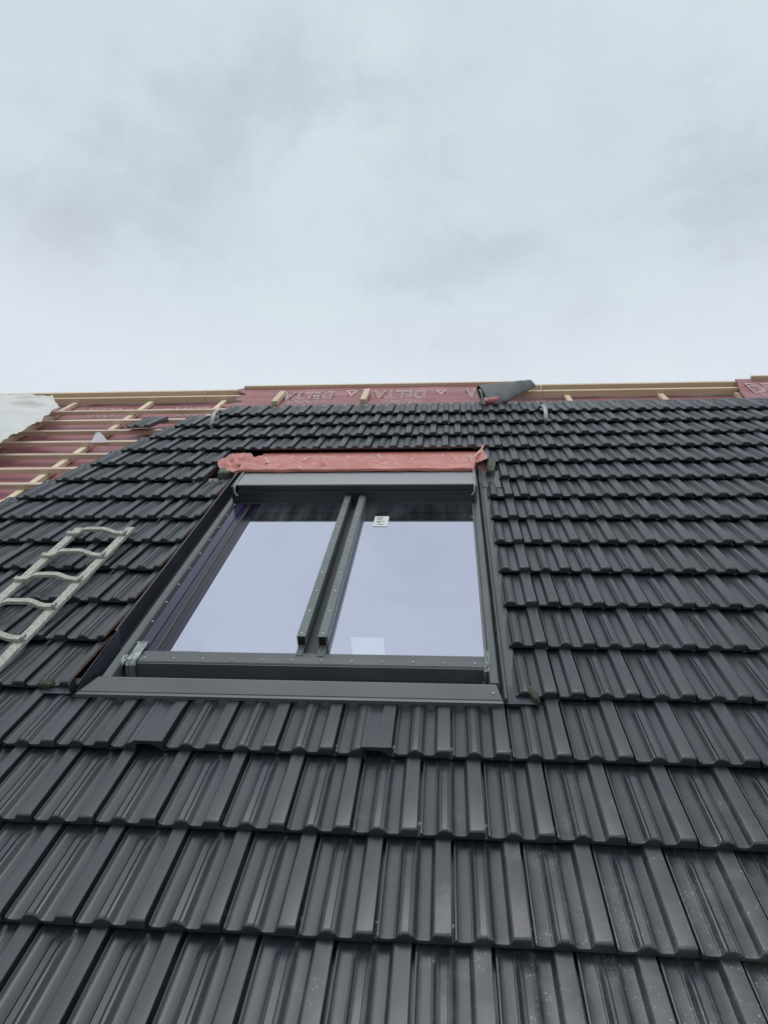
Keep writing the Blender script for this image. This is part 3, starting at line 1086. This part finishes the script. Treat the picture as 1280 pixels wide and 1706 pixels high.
wb('corner_tape', TAPE, tape([(-0.752, 1.135, -0.035), (-0.748, 1.140, 0.0), (-0.742, 1.143, 0.045), (-0.738, 1.16, 0.064), (-0.738, 1.24, 0.062), (-0.740, 1.30, 0.060)], 0.046), smooth=25, solid=0.001)
wb('corner_tape', TAPE, tape([(-0.800, 1.130, -0.02), (-0.795, 1.138, 0.02), (-0.785, 1.15, 0.045), (-0.78, 1.20, 0.058)], 0.022), smooth=25, solid=0.001)
wb('corner_tape', TAPE, tape([(0.762, 1.135, -0.03), (0.765, 1.140, 0.0), (0.768, 1.145, 0.045), (0.774, 1.17, 0.062), (0.775, 1.27, 0.060)], 0.020), smooth=25, solid=0.001)
# white sticker on the right pane
st = wb('sticker', WHITE, lambda b: b.box(0.167, 0.254, 2.545, 2.69, ZG - 0.0015, ZG + 0.0015))
wb('sticker_print', INK, lambda b: [b.box(0.182 + a, 0.182 + a + w_, y, y + 0.010, ZG + 0.002, ZG + 0.0026) for a, w_, y in
                                    ((0, 0.040, 2.66), (0.002, 0.03, 2.64), (0, 0.05, 2.61), (0.004, 0.02, 2.59), (0.01, 0.035, 2.565))], parent=st)

# ------------------------------------------------------------------ pink membrane at the head of the window


def head_z(x, y):
    # rises from under the tiles over the back of the header, hangs over its rear edge as a soft roll
    P = [(3.10, 0.186), (3.14, 0.202), (3.20, 0.210), (3.27, 0.190), (3.36, 0.158), (3.5, 0.118), (3.8, 0.048), (4.08, -0.022), (4.3, -0.06)]
    z = P[0][1]
    for (a, za_), (b_, zb_) in zip(P[:-1], P[1:]):
        if a <= y <= b_:
            z = za_ + (zb_ - za_) * (y - a) / (b_ - a)
    if y > P[-1][0]:
        z = P[-1][1]
    f = min(1, max(0, (4.0 - y) / 0.2)) * (0.35 + 0.65 * min(1, (y - 3.15) / 0.15))
    w = 0.018 * nz(x * 2.5, y * 3.5, 12) + 0.034 * (0.4 - abs(2 * nz(x * 2.6 + y * 2.2, y * 3.0 - x, 15))) + 0.024 * (0.4 - abs(2 * nz(x * 6 - y * 4, y * 5, 18))) + 0.010 * (0.4 - abs(2 * nz(x * 13 + y * 9, y * 8, 21)))
    w += 0.012 * math.sin(x * 9 + y * 10 + 2 * nz(x * 2, y, 3)) * max(0, 1 - abs(y - 3.45) / 0.3)
    return z + f * w


hm = thing('head_membrane', 'crumpled pink membrane strip laid across the top of the roof window', 'membrane', (0, 3.5, 0.1))
HB = (0, 3.5, 0.1)


def hfn(u, v):
    x = -0.90 + 1.76 * u
    y = 3.115 + 0.012 * nz(x * 5, 2) + (4.24 - 3.115) * v
    if u < 0.06:
        y += 0.03 * (0.06 - u) / 0.06 * (1 - v)
    x += (0.06 * (1 - v) if u < 0.1 else 0) * 0 - (0.075 * (1 - v) * max(0, (u - 0.9) / 0.1))
    x += 0.10 * (1 - v) * max(0, (0.12 - u) / 0.12)
    return (x, y, head_z(x, y))


MB(HB).grid(hfn, 130, 60).build('sheet', PINK, hm, smooth=80, solid=0.002)


# rolled front hem
def hem(b):
    pts, rr = [], []
    for k in range(61):
        x = -0.80 + 1.575 * k / 60
        pts.append((x, 3.125 + 0.008 * nz(x * 6, 1), 0.196 + 0.004 * nz(x * 9, 7)))
        rr.append(0.013 + 0.005 * nz(x * 8, 4))
    b.tube(pts, rr, 10, flat=0.8)


mb = MB(HB)
hem(mb)
mb.build('hem', PINK, hm, smooth=60)


# the ear on the left: a puffed leaf-shaped fold lying over the gutter
def ear(u, v):
    a = 2 * PI * u
    r = v
    px = 0.135 * math.cos(a) * r
    py = 0.165 * math.sin(a) * r
    if math.cos(a) < 0:
        py *= 1 - 0.30 * (math.cos(a) ** 2) * r
    w = 0.012 * nz(px * 16, py * 12, 31) + 0.014 * (0.4 - abs(2 * nz(px * 9 + py * 5, py * 16, 37))) + 0.006 * math.sin(r * 14)
    z = 0.065 - 0.030 * r ** 4 + w + py * 0.10
    return (-1.00 + px, 3.73 + py, z)


MB(HB).grid(ear, 40, 14).build('left_ear', PINK, hm, smooth=80, solid=0.003)


rim = []
for k in range(41):
    p = ear(k / 40, 0.995)
    rim.append((p[0], p[1], p[2] + 0.003))
mb = MB(HB)
mb.tube(rim, [0.0045 + 0.002 * nz(k * .7, 3) for k in range(41)], 6)
mb.build('ear_edge', mat('pale_fold_edge', (0.66, 0.40, 0.37), rough=0.5), hm, smooth=60)


def neck(u, v):
    # twisted link between the ear and the strip
    x = -0.95 + 0.23 * u
    w_ = 0.22 + 0.12 * u
    y = 3.71 - 0.06 * u + (v - 0.5) * w_
    return (x, y, 0.068 + 0.034 * u - 0.045 * u ** 3 + 0.014 * math.sin(v * 11 + u * 5) - 0.10 * (v - .5) * u - 0.05 * (v - .5) ** 2)


MB(HB).grid(neck, 14, 24).build('left_fold', PINK, hm, smooth=80, solid=0.002)


# torn, upturned tail on the right
def tail(u, v):
    x = 0.76 + 0.125 * v + 0.012 * math.sin(u * 8)
    y = 3.50 + 0.22 * u + 0.28 * v * u
    return (x, y, 0.10 + 0.035 * v ** 2 - 0.05 * u + 0.012 * nz(u * 7, v * 9, 50))


MB(HB).grid(tail, 18, 12).build('right_tail', PINK, hm, smooth=80, solid=0.003)
mb = MB(HB)
mb.tube([(0.768, 3.47, 0.10), (0.80, 3.60, 0.112), (0.845, 3.74, 0.10), (0.872, 3.86, 0.085), (0.879, 3.97, 0.080)], [0.006, 0.008, 0.009, 0.006, 0.003], 8)
mb.tube([(0.772, 3.66, 0.115), (0.778, 3.52, 0.128), (0.780, 3.36, 0.165), (0.784, 3.22, 0.188)], [0.004, 0.007, 0.006, 0.005], 8)
mb.build('torn_edge', mat('pale_torn_edge', (0.72, 0.45, 0.38), rough=0.6), hm, smooth=60)
# white print strokes on it
for (x0, y0, x1, y1) in ((-0.66, 3.50, -0.56, 3.86), (-0.44, 3.52, -0.32, 3.84), (-0.16, 3.88, -0.09, 3.56), (0.08, 3.84, 0.17, 3.54), (0.31, 3.54, 0.42, 3.88), (0.55, 3.88, 0.68, 3.56), (-0.80, 3.84, -0.72, 3.6)):
    mb = MB(HB)
    d = Vector((x1 - x0, y1 - y0)).normalized()
    nn = Vector((-d.y, d.x)) * 0.006

    def sfn(u, v, x0=x0, y0=y0, x1=x1, y1=y1, nn=nn):
        x = x0 + (x1 - x0) * u + nn.x * (2 * v - 1)
        y = y0 + (y1 - y0) * u + nn.y * (2 * v - 1)
        return (x, y, head_z(x, y) + 0.004)
    mb.grid(sfn, 14, 1)
    mb.build('print_stroke', PRINT, hm)

# ------------------------------------------------------------------ foam wedges and sponge plugs


def lump(name, x, y, z, sx, sy, sz, m_, label, cat, group=None, seed=0, boxy=0.35, rz=0.0):
    bm = bmesh.new()
    bmesh.ops.create_cube(bm, size=2)
    bmesh.ops.subdivide_edges(bm, edges=bm.edges[:], cuts=5, use_grid_fill=True)
    for v in bm.verts:
        s = v.co.normalized()
        p = v.co.lerp(s * 1.15, boxy)
        w = 1 + 0.16 * nz(s.x * 2.2 + seed, s.y * 2.2, s.z * 2.2) + 0.07 * nz(s.x * 6, s.y * 6 + seed, s.z * 6)
        v.co = Vector((p.x * sx * w, p.y * sy * w, p.z * sz * w))
    me = bpy.data.meshes.new(name)
    bm.to_mesh(me)
    bm.free()
    me.materials.append(m_)
    me.polygons.foreach_set('use_smooth', [True] * len(me.polygons))
    o = bpy.data.objects.new(name, me)
    C.objects.link(o)
    o.matrix_world = ROOF @ Matrix.Translation((x, y, z)) @ Matrix.Rotation(rz, 4, 'Z')
    props(o, label, cat, group)
    return o


lump('foam_wedge', -1.05, 3.62, 0.0, 0.045, 0.10, 0.035, FOAM, 'grey green foam wedge below the pink fold, upper left of the window', 'foam', 'foam wedges', 1, 0.25, 0.1)
lump('foam_wedge', 0.930, 3.66, 0.005, 0.030, 0.15, 0.038, FOAM, 'grey green foam wedge at the upper right corner of the window', 'foam', 'foam wedges', 2, 0.25, -0.1)
lump('sponge_plug', -1.07, 1.045, 0.014, 0.030, 0.022, 0.016, SPONGE, 'crumpled dark foam plug at the lower left foot of the window', 'foam', 'foam plugs', 3, 0.7)
lump('sponge_plug', 0.948, 1.035, 0.014, 0.013, 0.040, 0.020, SPONGE, 'mossy brown foam plug at the lower right foot of the window', 'foam', 'foam plugs', 4, 0.7, 0.3)

# ------------------------------------------------------------------ roof ladder
lad = thing('roof_ladder', 'weathered cream wooden roof ladder lying on the tiles at the left', 'ladder', (-1.48, 1.5, 0.03))
LB = (-1.48, 1.5, 0.03)
for xc, yt in ((-1.325, 2.53), (-1.650, 2.52)):
    mb = MB(LB)
    nseg = 30
    def rail(b, xc=xc, yt=yt):
        y0 = 0.35
        for k in range(nseg):
            a, c = y0 + (yt - y0) * k / nseg, y0 + (yt - y0) * (k + 1) / nseg
            wa, wc = 0.0015 * nz(a * 8, xc * 9), 0.0015 * nz(c * 8, xc * 9)
            b.quad((xc - .024 + wa, a, .052), (xc + .024 + wa, a, .052), (xc + .024 + wc, c, .052), (xc - .024 + wc, c, .052))
            b.quad((xc - .024 + wa, a, .034), (xc - .024 + wc, c, .034), (xc + .024 + wc, c, .034), (xc + .024 + wa, a, .034))
            b.quad((xc + .024 + wa, a, .034), (xc + .024 + wc, c, .034), (xc + .024 + wc, c, .052), (xc + .024 + wa, a, .052))
            b.quad((xc - .024 + wa, a, .034), (xc - .024 + wa, a, .052), (xc - .024 + wc, c, .052), (xc - .024 + wc, c, .034))
        b.quad((xc - .024, yt, .034), (xc + .024, yt, .034), (xc + .024, yt, .052), (xc - .024, yt, .052))
    rail(mb)
    mb.build('rail', LADW, lad)
ctr = [(-0.182, 0.004), (-0.172, -0.002), (-0.118, 0.000), (-0.100, 0.006), (-0.075, 0.022), (-0.055, 0.026), (0.045, 0.027), (0.068, 0.022), (0.105, 0.005), (0.125, 0.000), (0.165, -0.001), (0.176, 0.008), (0.186, 0.011)]
for k, y in enumerate((2.40, 2.11, 1.835, 1.565, 1.285, 1.005, 0.73, 0.46)):
    mb = MB(LB)
    n_ = len(ctr)
    P = []
    for dx, dz in ctr:
        xx = -1.487 + dx
        jz = 0.0015 * nz(xx * 20, y * 7)
        zz = 0.0535 + dz + jz
        P.append([(xx, y, zz), (xx, y + 0.030, zz + .001), (xx, y + 0.032, zz + 0.019), (xx, y, zz + 0.018)])
    base_i = len(mb.v)
    for q in P:
        mb.v += [Vector(p) - mb.base for p in q]
    for a in range(n_ - 1):
        for s in range(4):
            s2 = (s + 1) % 4
            mb.f.append((base_i + 4 * a + s, base_i + 4 * a + s2, base_i + 4 * a + 4 + s2, base_i + 4 * a + 4 + s))
            mb.mi.append(0)
    mb.f.append((base_i, base_i + 1, base_i + 2, base_i + 3))
    mb.f.append(tuple(base_i + 4 * (n_ - 1) + s for s in range(4)))
    mb.mi += [0, 0]
    mb.build('rung', LADW, lad, bevel=0.0012)

# ------------------------------------------------------------------ plastic sheet on the bare battens
def tarp_pt(u, v):
    # corners: top left, top right tip, right notch, low left
    top = Vector((-5.7 + (5.7 - 3.60) * u, 5.70 + 0.03 * math.sin(u * 5) + 0.14 * u ** 3, 0))
    bot = Vector((-5.4 + (5.4 - 3.24) * u, 0, 0))
    bot.y = 3.55 + (5.37 - 3.55) * max(0, (u - 0.0)) ** 1.25 + 0.02 * math.sin(u * 22)
    if u > 0.93:
        pass
    bot.x = -5.3 + 2.05 * min(1, u * 1.0)
    # lower edge bends: runs down steeply from the notch
    key = [(0.0, -4.3, 2.6), (0.25, -3.62, 3.3), (0.5, -3.13, 4.00), (0.75, -3.15, 4.64), (1.0, -3.235, 5.34)]
    for (a, xa, ya), (b_, xb_, yb_) in zip(key[:-1], key[1:]):
        if a <= u <= b_:
            t = (u - a) / (b_ - a)
            bot = Vector((xa + (xb_ - xa) * t, ya + (yb_ - ya) * t, 0))
    p = bot.lerp(top, v)
    x, y = p.x, p.y
    z = 0.040 + 0.035 * nz(x * 1.6, y * 3.6, 3) + 0.030 * (1 - abs(2 * nz(x * 2.2 + y * 1.4, y * 4.5 - x * 1.5, 7))) + 0.016 * (1 - abs(2 * nz(x * 6 - y * 3, y * 9, 9)))
    z += 0.03 * math.exp(-((v - 0.72 - 0.1 * math.sin(u * 4)) / 0.07) ** 2)
    z += 0.018 * math.exp(-(v / 0.05) ** 2)
    z += 0.02 * u * v
    return (x, y, z)


mb = MB((-4.2, 5.0, 0.03))
mb.grid(tarp_pt, 90, 90)
o = mb.build('plastic_sheet', TARP, None, smooth=80)
props(o, 'translucent white plastic sheet spread over the bare battens at upper left', 'plastic sheet')


# ------------------------------------------------------------------ grey membrane flap rolled at the ridge
flap = thing('rolled_membrane', 'dark grey membrane flap rolled into a cone on the ridge', 'membrane roll', (1.1, 5.7, 0.0))
FB = (1.1, 5.7, 0.0)


def lp(P, t):
    k = min(int(t * (len(P) - 1)), len(P) - 2)
    f = t * (len(P) - 1) - k
    return Vector(P[k]).lerp(Vector(P[k + 1]), f)


TOPE = [(0.905, 5.73, 0.108), (1.05, 5.84, 0.100), (1.20, 5.95, 0.088), (1.36, 6.06, 0.082), (1.476, 6.15, 0.070)]
BOTE = [(0.985, 5.49, 0.004), (1.09, 5.46, -0.002), (1.20, 5.60, -0.006), (1.37, 5.92, -0.012), (1.535, 6.14, -0.004)]


def cone(u, v):
    a = 2 * PI * v
    T, Bm = lp(TOPE, u), lp(BOTE, u)
    if u > 0.9:
        Bm = Bm.lerp(T, 0.0)
    c = (T + Bm) / 2
    ax = (T - Bm) / 2
    nrm = ax.cross(Vector((0.79, 0.6, 0))).normalized()
    th = 0.042 * (1 - u) + 0.010 + 0.012 * math.sin(u * PI)
    k = 1 + 0.06 * nz(math.cos(a) * 1.2 + u * 3, math.sin(a) * 1.2, 5)
    p = c + ax * math.cos(a) * k - nrm * math.sin(a) * th
    p.z += 0.006 * nz(p.x * 12, p.y * 7, 3)
    return tuple(p)


MB(FB).grid(cone, 40, 40).build('roll', FLAP, flap, smooth=80, solid=0.004)
mb = MB(FB)
ring = []
for k in range(17):
    a = 2 * PI * k / 16
    ring.append(Vector((0.885 + 0.035 * math.cos(a), 5.69 - 0.07 * math.cos(a), 0.042 + 0.074 * math.sin(a))))
half = [p for k, p in enumerate(ring) if k <= 5 or k >= 13]
mb.tube([Vector((0.925, 5.62, 0.108)), Vector((0.945, 5.60, 0.085)), Vector((0.955, 5.585, 0.04)), Vector((0.965, 5.56, 0.0)), Vector((0.955, 5.55, -0.02))], 0.010, 8)
mb.build('pale_edge', mat('pale_edge', (0.55, 0.55, 0.50), rough=0.6), flap, smooth=60)
# small curl of the red side at its foot
mb = MB(FB)
for rr, z_ in ((0.034, 0.0),):
    def curl(u, v):
        a = 4.6 * PI * v / 1.6
        r = rr * (1 - 0.16 * v * 2)
        return (0.985 + 0.13 * u + 0.01 * math.cos(a), 5.47 + r * math.cos(a) * 1.1 + 0.05 * u, 0.028 + r * math.sin(a))
    mb.grid(curl, 6, 30)
mb.build('red_curl', PINK, flap, smooth=80, solid=0.002)
mb = MB(FB)
mb.tube([(-0.0 + 0.975, 5.47 + 0.036 * math.cos(t), 0.028 + 0.034 * math.sin(t)) for t in [i_ * PI / 8 for i_ in range(-4, 8)]], 0.006, 8)
mb.build('curl_edge', mat('pale_curl_edge', (0.62, 0.58, 0.55), rough=0.6), flap, smooth=60)

# ------------------------------------------------------------------ roof hooks
for x, y, lab in ((-1.545, 4.86, 'curved galvanised roof hook near the upper left edge of the tiling'), (1.475, 4.87, 'curved galvanised roof hook right of the rolled grey membrane')):
    hk = thing('roof_hook', lab, 'roof hook', (x, y, 0.02), 'roof hooks')
    hb = (x, y, 0.02)
    pts = [(x - 0.012, y + 0.36, 0.028), (x - 0.012, y + 0.30, 0.050), (x - 0.006, y + 0.24, 0.078), (x, y + 0.17, 0.092), (x + 0.003, y + 0.09, 0.090), (x + 0.004, y + 0.035, 0.070), (x + 0.003, y, 0.036), (x, y - 0.022, 0.004), (x, y - 0.02, -0.012)]
    MB(hb).tube(pts, 0.019, 10, flat=0.42).build('strap', GALV, hk, smooth=50)
    MB(hb).tube([(x - .012, y + .34, 0.030), (x - .012, y + .34, 0.046)], 0.008, 8).build('bolt', STEEL, hk, smooth=40)

# ------------------------------------------------------------------ loose tile and scrap on the battens
lt = thing('loose_tile', 'single dark tile lying loose on the bare battens, apart from the laid rows', 'roof tile', (-2.335, 4.81, 0.004), rz=-0.03)
mb = MB()
tile_geo(mb, 0, 0, 0.0, 1.0)
me = mb.mesh('tile_body', [TILE, CLAY], smooth=36)
o = bpy.data.objects.new('tile_body', me)
C.objects.link(o)
o.parent = lt
o.scale = (1.12, 1.0, 1.0)
o = MB().box(0.0, 0.21, TL - 0.03, TL - 0.005, -0.045, -0.022).build('hanging_nib', TILE, lt)
scr = MB((-2.47, 4.46, 0)).hexa([(-2.54, 4.50, -0.036), (-2.40, 4.50, -0.036), (-2.40, 4.515, -0.036), (-2.54, 4.515, -0.036),
                                 (-2.535, 4.60, 0.022), (-2.51, 4.60, 0.024), (-2.51, 4.606, 0.024), (-2.535, 4.606, 0.022)])
scr.quad((-2.41, 4.50, -0.034), (-2.375, 4.50, -0.034), (-2.50, 4.61, 0.028), (-2.52, 4.61, 0.028))
o = scr.build('paper_scrap', SCRAP, None)
props(o, 'small white triangular scrap standing on a bare batten', 'scrap')
